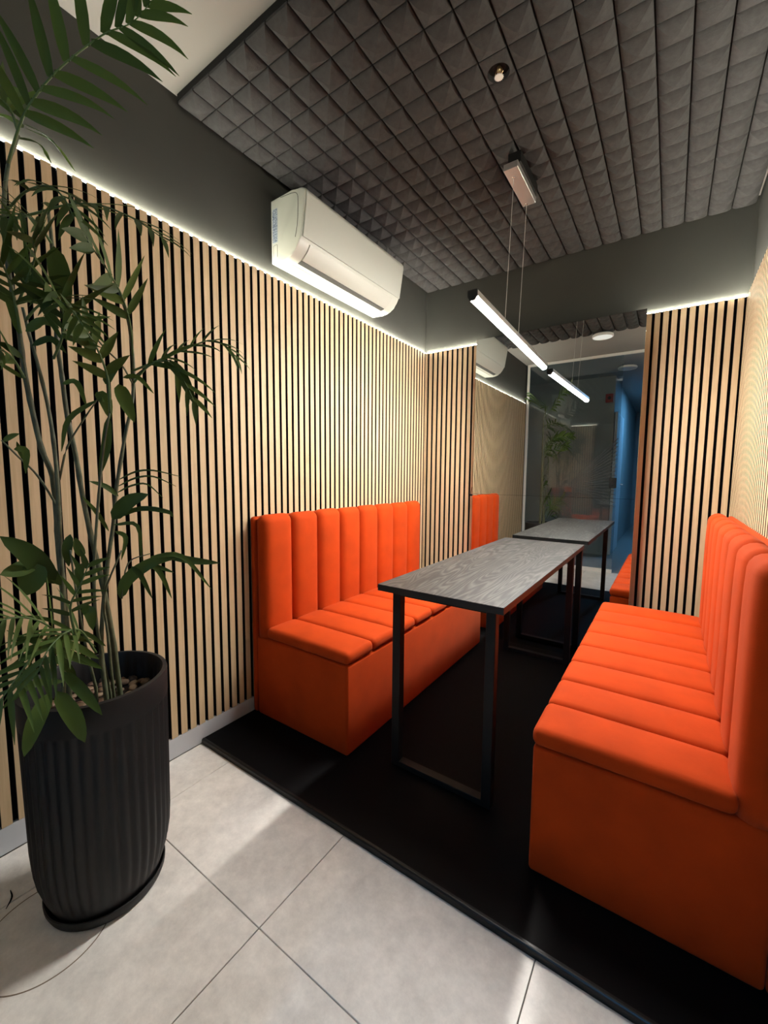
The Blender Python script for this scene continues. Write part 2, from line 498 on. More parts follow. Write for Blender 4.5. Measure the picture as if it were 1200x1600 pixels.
for j in range(NY):
    for i in range(NX):
        cx, cy = FX0 + (i + .5) * FP, FY0 + (j + .5) * FQ
        if (i, j) == HOLE: continue
        if j < 15:
            if pm is None:
                o = obj('foam_pyramid', pyramid(cx, cy, FP, FQ, PH), 'foam', ceil, origin=(cx, cy, ZF)); pm = o.data
            else:
                link('foam_pyramid', pm, (cx, cy, ZF), ceil)
        else:
            pyramid(cx, cy, FP, FQ, PH, rest)
o = obj('foam_pyramid_field', rest, 'foam', ceil); o['kind'] = 'stuff'
# cell with a round hole cut for the sprinkler
hx, hy = FX0 + (HOLE[0] + .5) * FP, FY0 + (HOLE[1] + .5) * FQ
HC = (hx + 0.001, hy + 0.012, 0.037)
bm = bmesh.new()
n = 32
rings = [[], [], [], []]
for k in range(n):
    t = 2 * PI * k / n
    c, s_ = math.cos(t), math.sin(t)
    q = min((FP / 2 - .0026) / max(abs(c), 1e-6), (FQ / 2 - .001) / max(abs(s_), 1e-6))
    ox, oy = hx + c * q, hy + s_ * q
    ix, iy = HC[0] + c * HC[2], HC[1] + s_ * HC[2]
    iy = min(iy, hy + FQ / 2 - 0.003)
    rings[0].append(bm.verts.new((ox, oy, ZF + 0.012)))
    rings[1].append(bm.verts.new((ox, oy, ZF - 0.003)))
    rings[2].append(bm.verts.new((ix, iy, ZF - 0.013)))
    rings[3].append(bm.verts.new((ix, iy, ZF + 0.0075)))
for a, b in zip(rings, rings[1:]):
    for k in range(n): bm.faces.new((a[k], a[(k + 1) % n], b[(k + 1) % n], b[k]))
o = obj('foam_pyramid', bm, 'foam', ceil); o['label'] = 'foam cell with a round hole cut in it'

# ---- glass partition behind the camera (seen in the mirror)
DX = 1.075                     # free edge of the fixed pane, the doorway is to the right of it
win = struct(link('window_1', None, (0.5, YG, 0)), 'clear glass partition in a white frame')
obj('window_frame', bbox(0.0, 0.028, YG - 0.015, YG + 0.015, 0.0005, ZC - 0.03), 'white', win)
obj('window_frame', bbox(0.0, XR, YG - 0.015, YG + 0.015, ZC - 0.03, ZC - 0.001), 'white', win)
obj('window_frame', bbox(0.028, DX, YG - 0.015, YG + 0.015, 0.0005, 0.045), 'white', win)
obj('pane', bbox(0.029, DX, YG - 0.005, YG + 0.005, 0.046, ZC - 0.031), 'glass', win)
ax, az = 0.52, 1.03            # fan of film stripes on the pane
for k in range(18):
    t = k / 17
    z1 = 0.80 + t * 0.80
    p0 = Vector((ax, 0, az)); p1 = Vector((DX - 0.01, 0, z1))
    d = (p1 - p0); nrm = Vector((-d.z, 0, d.x)).normalized()
    a = p0 + d * 0.10; w0, w1 = 0.0008, 0.0042
    bm = bmesh.new()
    vs = []
    for y in (YG + 0.0052, YG + 0.0056):
        vs.append([bm.verts.new((q.x, y, q.z)) for q in (a - nrm * w0, p1 - nrm * w1, p1 + nrm * w1, a + nrm * w0)])
    bm.faces.new(vs[0]); bm.faces.new(list(reversed(vs[1])))
    for q in range(4):
        bm.faces.new((vs[0][q], vs[0][(q + 1) % 4], vs[1][(q + 1) % 4], vs[1][q]))
    obj('decal_stripe', bm, 'film', win)
lk = obj('lock_plate', bbox(DX - 0.075, DX - 0.002, YG + 0.0052, YG + 0.02, 1.02, 1.14, bev=0.004), 'metal_black', win)
for z in (1.05, 1.105):
    bm = bmesh.new(); tube(bm, [(DX - 0.038, YG + 0.0195, z), (DX - 0.038, YG + 0.026, z)], 0.012, 14)
    obj('lock_cylinder', bm, 'chrome', lk)

# ---- hall behind the glass
struct(obj('floor_hall', bbox(-1.5, 2.4, -6.6, YG - 0.041, -0.06, 0.0), 'hallfloor'), 'grey hall floor')
struct(obj('ceiling_hall', bbox(-1.5, 2.4, -6.6, YG - 0.041, ZC, ZC + 0.1), 'hallwall'), 'hall ceiling')
struct(obj('wall_hall_front', bbox(-1.5, 0.88, -2.32, -2.2, 0.0005, ZC - .0005), 'hallwall'), 'grey hall wall opposite the glass')
struct(obj('wall_hall_side', bbox(0.76, 0.88, -6.4, -2.321, 0.0005, ZC - .0005), 'hallwall'), 'hall side wall')
struct(obj('wall_hall_right', bbox(2.2, 2.32, -6.4, YG - 0.042, 0.0005, ZC - .0005), 'hallwall'), 'right hall wall')
struct(obj('wall_hall_left', bbox(-1.5, -1.38, -2.19, YG - 0.042, 0.0005, ZC - .0005), 'hallwall'), 'left hall wall')
struct(obj('wall_hall_end', bbox(0.881, 2.199, -6.5, -6.38, 0.0005, ZC - .0005), 'hallwall'), 'far hall wall')
d1 = struct(obj('door_1', bbox(0.885, 0.925, -3.15, -2.25, 0.006, 2.08, bev=0.003, seg=1), 'halldoor'), 'pale hall door standing open')
bm = bmesh.new(); tube(bm, [(0.926, -3.06, 1.03), (0.965, -3.06, 1.03), (0.965, -2.95, 1.03)], 0.010, 10)
obj('door_handle', bm, 'alu', d1)
d2 = struct(obj('door_2', bbox(1.12, 1.95, -6.378, -6.34, 0.006, 2.08, bev=0.003, seg=1), 'halldoor'), 'closed door at the end of the hall')
bm = bmesh.new(); tube(bm, [(1.2, -6.339, 1.03), (1.2, -6.295, 1.03), (1.31, -6.295, 1.03)], 0.010, 10)
obj('door_handle', bm, 'alu', d2)

# ================================================================== LIGHTS OF THE ROOM, AND AN ADDED HALL LAMP
# ---- LED strips lying on the top edge of the slat panels
def strip(x0, x1, y0, y1, label):
    t = thing('led_strip', ((x0 + x1) / 2, (y0 + y1) / 2, ZT), label, 'light strip', 'LED strips on top of the slat panels')
    obj('channel', bbox(x0, x1, y0, y1, ZT + 0.0003, ZT + 0.0014), 'white', t)
    obj('glow_tape', bbox(x0 + .0008, x1 - .0008, y0 + .0008, y1 - .0008, ZT + 0.0015, ZT + 0.0045), 'strip', t)
strip(XL - 0.0170, XL - 0.0090, YG + 0.05, YB - 0.002, 'glowing LED strip on top of the left wall slats')
strip(XR + 0.0090, XR + 0.0170, YG + 0.05, YB - 0.002, 'glowing LED strip on top of the right wall slats')
strip(XL - 0.0100, 0.455, YB + 0.0090, YB + 0.0170, 'glowing LED strip on the narrow slat panel left of the mirror')
strip(1.40, XR + 0.0100, YB + 0.0090, YB + 0.0170, 'glowing LED strip on the narrow slat panel right of the mirror')

# ---- linear pendant over the table
PX0, PX1, PY0, PY1, PZ = 0.9533, 0.9193, 0.5538, 1.7498, 1.820
t = thing('pendant_lamp', (0.936, 1.15, PZ - 0.02), 'long linear pendant lamp hanging over the black table', 'pendant lamp')
def along(prof, y0, y1):
    bm = bmesh.new()
    fx = lambda y: PX0 + (PX1 - PX0) * (y - PY0) / (PY1 - PY0)
    a = [bm.verts.new((fx(y0) + x, y0, PZ + z)) for x, z in prof]; b = [bm.verts.new((fx(y1) + x, y1, PZ + z)) for x, z in prof]
    n = len(prof)
    for k in range(n): bm.faces.new((a[k], a[(k + 1) % n], b[(k + 1) % n], b[k]))
    bm.faces.new(list(reversed(a))); bm.faces.new(b)
    return bm
w = 0.0165
wh = 0.0185
obj('housing', along([(-wh, 0.022), (-wh, -0.0005), (-w, -0.0005), (-w, 0.010), (w, 0.010), (w, -0.0005), (wh, -0.0005), (wh, 0.022)], PY0, PY1), 'alu', t)
obj('diffuser', along([(-w + .0003, 0.0098), (-w + .0003, -0.0008), (-0.0125, -0.0100), (-0.0085, -0.0140), (0.0085, -0.0140), (0.0125, -0.0100), (w - .0003, -0.0008), (w - .0003, 0.0098)], PY0 + 0.004, PY1 - 0.004), 'diffuser', t)
cap = [(-wh - .0004, -0.0015), (-0.0095, -0.0148), (0.0095, -0.0148), (wh + .0004, -0.0015), (wh + .0004, 0.0224), (-wh - .0004, 0.0224)]
obj('end_cap', along(cap, PY0 - 0.004, PY0 + 0.0035), 'metal_black', t)
obj('end_cap', along(cap, PY1 - 0.0035, PY1 + 0.004), 'metal_black', t)
wires = [((0.966, 0.934, 2.4405), (0.944, 0.944, PZ + 0.022)), ((0.960, 1.147, 2.4405), (0.940, 1.157, PZ + 0.022))]
for a, b in wires:
    bm = bmesh.new(); tube(bm, [a, b], 0.0011, 6); obj('cable', bm, 'wire', t)
    bm = bmesh.new(); tube(bm, [(b[0], b[1], b[2] - .001), (b[0], b[1], b[2] + 0.012)], 0.004, 10); obj('cable_grip', bm, 'chrome', t)
cn = obj('ceiling_canopy', bbox(0.938, 0.998, 0.880, 1.163, 2.441, 2.468, bev=0.0015, seg=1), 'alu', t)
obj('canopy_bracket', bbox(0.952, 1.006, 0.895, 1.150, 2.4682, 2.512), 'metal_black', t)
for a, b in wires:
    bm = bmesh.new(); lathe(bm, [(0.0001, -0.006), (0.004, -0.0055), (0.0065, -0.002), (0.0065, 0.0)], (a[0], a[1], 2.4409), 16)
    obj('screw', bm, 'chrome', cn, smooth=True)

# ---- round ceiling fixtures, two seen in the mirror; the deep hall lamp is added, unseen
def disc(c, r, mat, label):
    t = thing('ceiling_light', c, label, 'ceiling light')
    bm = bmesh.new(); lathe(bm, [(0.0001, 0.03), (r * .9, 0.03), (r, 0.022), (r, 0.004), (r - .006, 0.0), (r - .008, 0.004), (0.0001, 0.004)], c, 40)
    smooth_angle(obj('rim', bm, 'white', t))
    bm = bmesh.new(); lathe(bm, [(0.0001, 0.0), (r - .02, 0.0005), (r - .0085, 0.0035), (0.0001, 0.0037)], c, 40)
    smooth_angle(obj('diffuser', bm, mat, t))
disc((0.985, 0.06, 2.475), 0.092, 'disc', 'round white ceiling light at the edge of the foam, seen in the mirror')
disc((1.055, -1.708, ZC - 0.031), 0.11, 'hall_off', 'unlit round ceiling light in the hall just beyond the glass')
disc((1.62, -3.5, ZC - 0.031), 0.11, 'added_hall_lamp', 'added unseen round lamp giving the hall passage its bluish light')

# ---- sprinkler in the cut foam cell
c = (HC[0], HC[1] + 0.004, ZF + 0.001)
t = thing('sprinkler', (c[0], c[1], ZF + 0.004), 'white fire sprinkler head in a dark hole cut in the ceiling foam', 'sprinkler')
bm = bmesh.new(); lathe(bm, [(0.0355, 0.0095), (0.0355, 0.0075), (0.010, 0.0065), (0.0001, 0.0065)], c, 24); obj('escutcheon', bm, 'metal_black', t)
bm = bmesh.new(); lathe(bm, [(0.008, 0.0065), (0.008, -0.004), (0.005, -0.010), (0.0001, -0.010)], c, 16); obj('nozzle', bm, 'brass', t)
for s in (-1, 1):
    bm = bmesh.new(); tube(bm, [(c[0] + s * .008, c[1], c[2] + .002), (c[0] + s * .013, c[1], c[2] - .010), (c[0] + s * .004, c[1], c[2] - .021)], 0.0022, 8); obj('frame_arm', bm, 'brass', t)
bm = bmesh.new(); lathe(bm, [(0.0001, -0.021), (0.004, -0.021), (0.010, -0.0225), (0.0145, -0.023), (0.0145, -0.025), (0.0001, -0.025)], c, 32, wob=lambda a, r, z: (0.0016 * math.cos(16 * a) if r > .012 else 0))
obj('deflector', bm, 'white', t)

# ================================================================== FURNITURE
# ---- mirror on a shallow box in front of the back wall
MX0, MX1 = 0.446, 1.437
t = thing('wall_mirror', ((MX0 + MX1) / 2, YM, ZP + .0008), 'tall frameless wall mirror in two panes between the slat panels', 'mirror')
obj('backing_box', bbox(MX0 + .006, MX1 - .006, YM + 0.006, YB + D - .001, ZP + 0.001, 2.0818), 'mirror_back', t)
obj('pane', bbox(MX0, MX1, YM, YM + 0.0058, ZP + 0.001, 1.0277, bev=0.0006, seg=1), 'mirror', t)
obj('pane', bbox(MX0, MX1, YM, YM + 0.0058, 1.0283, 2.0818, bev=0.0006, seg=1), 'mirror', t)
t = thing('cable_clip', (0.434, YM + 0.003, 1.0), 'small black clip with a wire at the mirror left edge', 'clip')
obj('clip', bbox(0.428, 0.4455, YM - 0.004, YM + 0.008, 1.012, 1.026, bev=0.002), 'metal_black', t)
bm = bmesh.new(); tube(bm, smooth_path([(0.434, YM, 1.025), (0.437, YM - .003, 1.05), (0.443, YM - .005, 1.075)], 4), 0.0022, 6); obj('wire', bm, 'metal_black', t)

# ---- table
TX0, TX1, TY0, TY1, TZ = 0.7165, 1.1955, 0.2925, 1.7500, 0.7503
t = thing('table', ((TX0 + TX1) / 2, (TY0 + TY1) / 2, ZP), 'narrow black table with dark wood-grain top on black steel legs', 'table')
obj('edge_band', bbox(TX0, TX1, TY0, TY1, TZ - 0.024, TZ - 0.0012, bev=0.0005, seg=1), 'edge', t)
obj('table_top', bbox(TX0 + .0004, TX1 - .0004, TY0 + .0004, TY1 - .0004, TZ - 0.0012, TZ), 'table', t)
lw = 0.034
for y in (0.345, 1.672):
    for x in (0.750, 1.120):
        obj('leg', bbox(x, x + lw, y, y + lw, ZP, TZ - 0.0245, bev=0.0015, seg=1), 'metal_black', t)
    obj('floor_bar', bbox(0.750 + lw, 1.120, y, y + lw, ZP, ZP + 0.022, bev=0.0015, seg=1), 'metal_black', t)
    obj('top_bar', bbox(0.750 + lw, 1.120, y, y + lw, TZ - 0.0465, TZ - 0.0245), 'metal_black', t)

# ---- channel-tufted benches; side = +1: backrest against the left wall, -1: against the right wall
def bench(side, xw, y0, pitch, z_back, seat_front, back_front, board, label):
    y1 = y0 + 8 * pitch
    X = lambda d: xw + side * d
    sp = lambda a, b: sorted((X(a), X(b)))
    t = thing('bench', (X(seat_front / 2), (y0 + y1) / 2, ZP), label, 'bench', 'orange channel-tufted benches')
    a, b = sp(board + .001, seat_front - 0.004)
    o = obj('base', rbox(a, b, y0 + 0.003, y1 - 0.003, ZP, 0.400, 0.012, (2, 2, 2)), 'velvet', t, smooth=True)
    a, b = sp(0.004, board)
    obj('back_board', rbox(a, b, y0, y1, ZP, z_back - 0.012, 0.014, (1, 2, 2)), 'velvet', t, smooth=True)
    rnd = random.Random(7 if side > 0 else 11)
    for k in range(8):
        p, q = y0 + k * pitch + 0.0006, y0 + (k + 1) * pitch - 0.0006
        j = rnd.uniform(-.0025, .0025)
        def cs(w, h, j=j):
            # seat: belly up between the seams, slight dish behind the front edge
            if w.z > 0:
                fy = max(0, 1 - (w.y / h.y) ** 2); fx = max(0, 1 - (w.x / h.x) ** 4)
                w = Vector((w.x, w.y, w.z + (0.011 + j) * fy * fx))
            return w
        a, b = sp(back_front - .004, seat_front)
        obj('seat_channel', rbox(a, b, p, q, 0.4005, 0.452, 0.020, (10, 6, 2), cs), 'velvet', t, smooth=True)
        def cb(w, h, j=j):
            if w.x * side > 0:
                fy = max(0, 1 - (w.y / h.y) ** 2); fz = max(0, 1 - (max(w.z, 0) / h.z) ** 6)
                w = Vector((w.x + side * (0.010 + j) * fy * fz, w.y, w.z))
            w.z = max(w.z, -h.z + 0.036)         # cut flat where the channel stands on the base
            return w
        a, b = sp(board + .0005, back_front)
        obj('back_channel', rbox(a, b, p, q, 0.4005 - 0.036, z_back + j, 0.036, (2, 6, 10), cb), 'velvet', t, smooth=True)
    return t
bench(1, XL, 0.266, 0.1785, 0.972, 0.592, 0.110, 0.036, 'orange velvet bench along the left wall under the air conditioner')
bench(-1, XR, 0.200, 0.1825, 0.984, XR - 1.316, XR - 1.762, 0.030, 'orange velvet bench along the right wall, opposite the air conditioner')

# ---- air conditioner
AY0, AY1 = 0.446, 1.262
prof = [(-0.0205, 2.150), (0.055, 2.146), (0.085, 2.148), (0.112, 2.156), (0.136, 2.174), (0.158, 2.197), (0.172, 2.222), (0.200, 2.392), (0.199, 2.405), (0.190, 2.416), (0.172, 2.424), (0.120, 2.430), (-0.0205, 2.432)]
t = thing('air_conditioner', (-0.0205, (AY0 + AY1) / 2, 2.146), 'white wall-mounted split air conditioner above the left slats', 'air conditioner')
bm = bmesh.new(); extrude_y(bm, prof, AY0, AY1)
bmesh.ops.bevel(bm, geom=[e for e in bm.edges if abs(e.verts[0].co.y - e.verts[1].co.y) < 1e-6 and max(e.verts[0].co.x, e.verts[1].co.x) > 0], offset=0.006, segments=3, profile=0.5, affect='EDGES')
smooth_angle(obj('body', bm, 'ac', t), 30)
bm = bmesh.new(); extrude_y(bm, [(0.1735, 2.2225), (0.1785, 2.2215), (0.2050, 2.388), (0.2035, 2.404), (0.193, 2.4185), (0.174, 2.4285), (0.150, 2.4325), (0.150, 2.4290), (0.172, 2.4255), (0.190, 2.4168), (0.199, 2.405), (0.1998, 2.392)], AY0 + 0.010, AY1 - 0.004)
smooth_angle(obj('front_panel', bm, 'ac', t), 40)
bm = bmesh.new()
fl = [(0.1125, 2.1568), (0.128, 2.1672), (0.148, 2.187), (0.165, 2.211)]
out = [(x + .0055, z - .0045) for x, z in fl]
extrude_y(bm, fl + list(reversed(out)), AY0 + 0.062, AY1 - 0.07)
fp = smooth_angle(obj('louver', bm, 'ac', t), 40)
bm = bmesh.new(); extrude_y(bm, [(0.088, 2.1470), (0.1125, 2.1545), (0.1125, 2.1575), (0.088, 2.1500)], AY0 + 0.062, AY1 - 0.07)
obj('air_slot', bm, 'ac_slot', t)
bm = bmesh.new(); extrude_y(bm, [(0.005, 2.1455), (0.062, 2.1435), (0.062, 2.1462), (0.005, 2.1485)], AY0 + 0.05, AY1 - 0.05)
obj('bottom_cover', bm, 'ac', t)
# near end: sticker, joint line, small hatch
st = obj('sticker', bbox(-0.013, 0.021, AY0 - 0.0006, AY0 + 0.001, 2.238, 2.388), 'sticker', t)
rnd = random.Random(3)
bm = bmesh.new()
for k in range(5):
    x0 = -0.0115 + k * 0.0064
    z = 2.241
    while z < 2.383:
        h = rnd.uniform(0.004, 0.016)
        box(bm, x0, x0 + rnd.uniform(.002, .0045), AY0 - 0.0010, AY0 - 0.0006, z, min(z + h, 2.386)); z += h + rnd.uniform(.0015, .004)
obj('sticker_print', bm, 'ink', st)
bm = bmesh.new(); tube(bm, smooth_path([(0.045, AY0 - .0002, 2.4245), (0.120, AY0 - .0002, 2.4175), (0.150, AY0 - .0002, 2.405), (0.158, AY0 - .0002, 2.370), (0.152, AY0 - .0002, 2.280), (0.138, AY0 - .0002, 2.225)], 5), 0.0012, 6)
obj('side_joint', bm, 'ac_slot', t)
bm = bmesh.new(); tube(bm, smooth_path([(-0.008, AY0 - .0002, 2.172), (-0.008, AY0 - .0002, 2.222), (-0.004, AY0 - .0002, 2.227), (0.014, AY0 - .0002, 2.227), (0.018, AY0 - .0002, 2.222), (0.018, AY0 - .0002, 2.172)], 3), 0.0006, 5)
obj('side_hatch', bm, 'ac_slot', t)

# ---- alarm in the hall
t = thing('alarm_box', (0.81, -2.199, 2.21), 'small dark red alarm box on the hall wall beyond the glass', 'alarm')
obj('case', bbox(0.765, 0.865, -2.1995, -2.15, 2.205, 2.325, bev=0.006), 'red', t)
bm = bmesh.new(); tube(bm, [(0.815, -2.151, 2.265), (0.815, -2.135, 2.265)], 0.022, 16); obj('horn', bm, 'metal_black', t)

# ================================================================== PLANTER AND PALM
PC = (0.345, -0.500)
bm = bmesh.new(); lathe(bm, [(0.0001, 0.0006), (0.125, 0.0006), (0.138, 0.006), (0.1435, 0.020), (0.1445, 0.032), (0.1415, 0.033), (0.137, 0.022), (0.124, 0.011), (0.0001, 0.010)], (*PC, 0), 64)
tag(smooth_angle(obj('plant_saucer', bm, 'pot', None)), 'black round saucer under the tall planter', 'saucer')
t = thing('planter', (*PC, 0.012), 'tall black fluted planter standing beside the left slat wall', 'planter')
NF = 40
def flute(a, r, z):
    if z < 0.045 or z > 0.535 or r < 0.11: return 0
    k = min(1, (z - 0.045) / 0.05, (0.535 - z) / 0.004)
    return -0.0052 * k * (1 - abs(math.sin(a * NF / 2)) ** 1.5)
prof = [(0.0001, 0.012), (0.118, 0.012), (0.126, 0.016), (0.134, 0.034), (0.144, 0.062), (0.154, 0.098), (0.1605, 0.140), (0.1635, 0.19), (0.165, 0.30), (0.1665, 0.42), (0.168, 0.525), (0.168, 0.5355),
        (0.1685, 0.537), (0.1695, 0.600), (0.168, 0.606), (0.158, 0.607), (0.1555, 0.603), (0.152, 0.56), (0.150, 0.50), (0.0001, 0.495)]
bm = bmesh.new(); lathe(bm, prof, (*PC, 0), NF * 8, wob=flute)
smooth_angle(obj('body', bm, 'pot', t), 50)
bm = bmesh.new(); lathe(bm, [(0.0001, 0.528), (0.151, 0.526), (0.149, 0.502), (0.0001, 0.502)], (*PC, 0), 40)
obj('soil', bm, 'soil', t)
rnd = random.Random(5)
peb = []
tries = 0
STEMS_AT = []
BLADES = [
    ([(0.475,-0.64,0.665),(0.495,-0.674,0.617),(0.497,-0.697,0.554)], 0.0169),
    ([(0.479,-0.629,0.664),(0.517,-0.612,0.608),(0.523,-0.595,0.54)], 0.0178),
    ([(0.437,-0.6,0.685),(0.505,-0.587,0.653),(0.535,-0.562,0.594)], 0.0124),
    ([(0.367,-0.587,0.886),(0.403,-0.636,0.965),(0.415,-0.691,1.02)], 0.0231),
    ([(0.387,-0.62,0.948),(0.395,-0.658,0.938),(0.403,-0.693,0.934)], 0.0178),
    ([(0.371,-0.575,0.879),(0.374,-0.596,0.924),(0.378,-0.614,0.971)], 0.0107),
    ([(0.394,-0.628,0.948),(0.402,-0.638,0.913),(0.398,-0.648,0.877)], 0.0266),
    ([(0.372,-0.454,1.033),(0.403,-0.426,1.079),(0.438,-0.389,1.101)], 0.0195),
    ([(0.374,-0.45,1.036),(0.413,-0.399,1.061),(0.453,-0.347,1.051),(0.457,-0.335,1.036)], 0.0071),
    ([(0.385,-0.449,0.818),(0.401,-0.434,0.871),(0.44,-0.384,0.915),(0.47,-0.328,0.924)], 0.016),
    ([(0.445,-0.369,0.934),(0.482,-0.297,0.909),(0.516,-0.232,0.895)], 0.0107),
    ([(0.437,-0.391,0.93),(0.473,-0.321,0.923),(0.516,-0.262,0.824)], 0.0071),
    ([(0.413,-0.43,0.907),(0.429,-0.414,0.88),(0.447,-0.395,0.816)], 0.0071),
    ([(0.425,-0.397,0.92),(0.445,-0.37,0.882),(0.463,-0.35,0.808)], 0.0071),
    ([(0.401,-0.433,0.897),(0.431,-0.38,0.9),(0.457,-0.337,0.878)], 0.0071),
    ([(0.373,-0.451,1.019),(0.41,-0.408,1.014),(0.421,-0.406,0.912)], 0.0053),
    ([(0.374,-0.449,1.001),(0.391,-0.431,0.983),(0.396,-0.446,0.925)], 0.0062),
    ([(0.369,-0.432,1.139),(0.392,-0.398,1.161),(0.416,-0.362,1.165),(0.448,-0.302,1.148)], 0.0028),
    ([(0.369,-0.435,1.121),(0.392,-0.399,1.144),(0.416,-0.362,1.148),(0.443,-0.315,1.121)], 0.0028),
    ([(0.368,-0.437,1.104),(0.388,-0.409,1.123),(0.41,-0.378,1.127),(0.432,-0.347,1.089)], 0.0028),
    ([(0.412,-0.49,1.338),(0.417,-0.476,1.344),(0.421,-0.466,1.293)], 0.016),
    ([(0.42,-0.469,1.301),(0.417,-0.478,1.22),(0.411,-0.494,1.148)], 0.0107),
    ([(0.41,-0.438,1.386),(0.423,-0.431,1.346),(0.439,-0.417,1.289)], 0.0178),
    ([(0.404,-0.424,1.406),(0.424,-0.397,1.409),(0.446,-0.368,1.37)], 0.0071),
    ([(0.469,-0.334,1.461),(0.496,-0.315,1.415),(0.524,-0.296,1.339)], 0.016),
    ([(0.418,-0.503,1.447),(0.429,-0.502,1.475),(0.436,-0.484,1.5)], 0.0142),
    ([(0.422,-0.522,1.459),(0.423,-0.52,1.492),(0.435,-0.516,1.514)], 0.0142),
    ([(0.419,-0.472,1.379),(0.432,-0.466,1.402),(0.439,-0.446,1.429)], 0.0107),
    ([(0.428,-0.536,1.484),(0.438,-0.536,1.508),(0.44,-0.53,1.534)], 0.0107),
    ([(0.35,-0.605,1.482),(0.38,-0.579,1.505),(0.409,-0.559,1.491)], 0.0124),
    ([(0.353,-0.596,1.452),(0.384,-0.568,1.468),(0.403,-0.546,1.439)], 0.0089),
    ([(0.352,-0.541,1.375),(0.38,-0.52,1.378),(0.396,-0.507,1.32)], 0.0071),
    ([(0.412,-0.49,1.338),(0.393,-0.545,1.286),(0.396,-0.565,1.208)], 0.0062),
    ([(0.371,-0.547,1.688),(0.412,-0.551,1.597),(0.423,-0.549,1.516)], 0.0213),
    ([(0.334,-0.619,1.66),(0.381,-0.607,1.598),(0.413,-0.577,1.57)], 0.0178),
    ([(0.326,-0.611,1.479),(0.351,-0.63,1.541),(0.354,-0.651,1.561)], 0.0089),
    ([(0.328,-0.607,1.424),(0.338,-0.638,1.441),(0.342,-0.655,1.444)], 0.0089),
    ([(0.328,-0.607,1.377),(0.328,-0.636,1.395),(0.332,-0.655,1.404)], 0.0053),
    ([(0.3,-0.566,1.995),(0.159,-0.545,2.126),(0.108,-0.567,2.141)], 0.0195),
    ([(0.299,-0.569,1.979),(0.156,-0.552,2.095),(0.106,-0.573,2.119)], 0.0178),
    ([(0.299,-0.57,1.962),(0.135,-0.553,2.067),(0.085,-0.573,2.083)], 0.0142),
    ([(0.3,-0.567,1.971),(0.2,-0.489,2.033),(0.155,-0.437,2.031)], 0.0107),
    ([(0.3,-0.565,1.964),(0.195,-0.474,2.029),(0.162,-0.417,2.005)], 0.0071),
    ([(0.292,-0.588,1.933),(0.184,-0.506,2.014),(0.163,-0.473,1.994)], 0.0071),
    ([(0.354,-0.622,1.184),(0.351,-0.63,1.206),(0.35,-0.635,1.228)], 0.0053),
    ([(0.361,-0.661,1.226),(0.366,-0.648,1.238),(0.371,-0.635,1.245)], 0.0062),
    ([(0.358,-0.643,1.21),(0.364,-0.624,1.206),(0.363,-0.626,1.155)], 0.008),
    ([(0.369,-0.434,1.095),(0.378,-0.468,1.122),(0.376,-0.503,1.136)], 0.0071),
    ([(0.379,-0.466,1.004),(0.379,-0.493,1.057),(0.379,-0.523,1.099)], 0.0053),
    ([(0.37,-0.549,1.004),(0.377,-0.56,0.966),(0.377,-0.558,0.925)], 0.0107),
    ([(0.387,-0.53,0.946),(0.394,-0.542,0.973),(0.392,-0.546,0.997)], 0.0107),
    ([(0.386,-0.533,0.93),(0.392,-0.545,0.9),(0.392,-0.547,0.852)], 0.0107),
    ([(0.394,-0.54,0.801),(0.418,-0.534,0.812),(0.429,-0.533,0.765)], 0.0142),
    ([(0.411,-0.522,0.715),(0.41,-0.616,0.813),(0.401,-0.698,0.838)], 0.0044),
    ([(0.409,-0.528,0.733),(0.43,-0.618,0.769),(0.429,-0.711,0.721)], 0.0071),
    ([(0.413,-0.517,0.68),(0.438,-0.597,0.755),(0.45,-0.682,0.751)], 0.0089),
    ([(0.435,-0.546,0.68),(0.449,-0.625,0.753),(0.444,-0.698,0.82)], 0.0053),
    ([(0.426,-0.572,0.655),(0.452,-0.615,0.727),(0.472,-0.678,0.734)], 0.0089),
    ([(0.436,-0.601,0.662),(0.465,-0.668,0.692),(0.477,-0.725,0.664)], 0.008),
    ([(0.406,-0.508,0.648),(0.426,-0.569,0.711),(0.443,-0.611,0.754)], 0.0071),
    ([(0.39,-0.492,0.7),(0.396,-0.536,0.75),(0.402,-0.578,0.773)], 0.0053),
    ([(0.407,-0.624,0.765),(0.415,-0.661,0.779),(0.42,-0.706,0.767)], 0.0053),
]
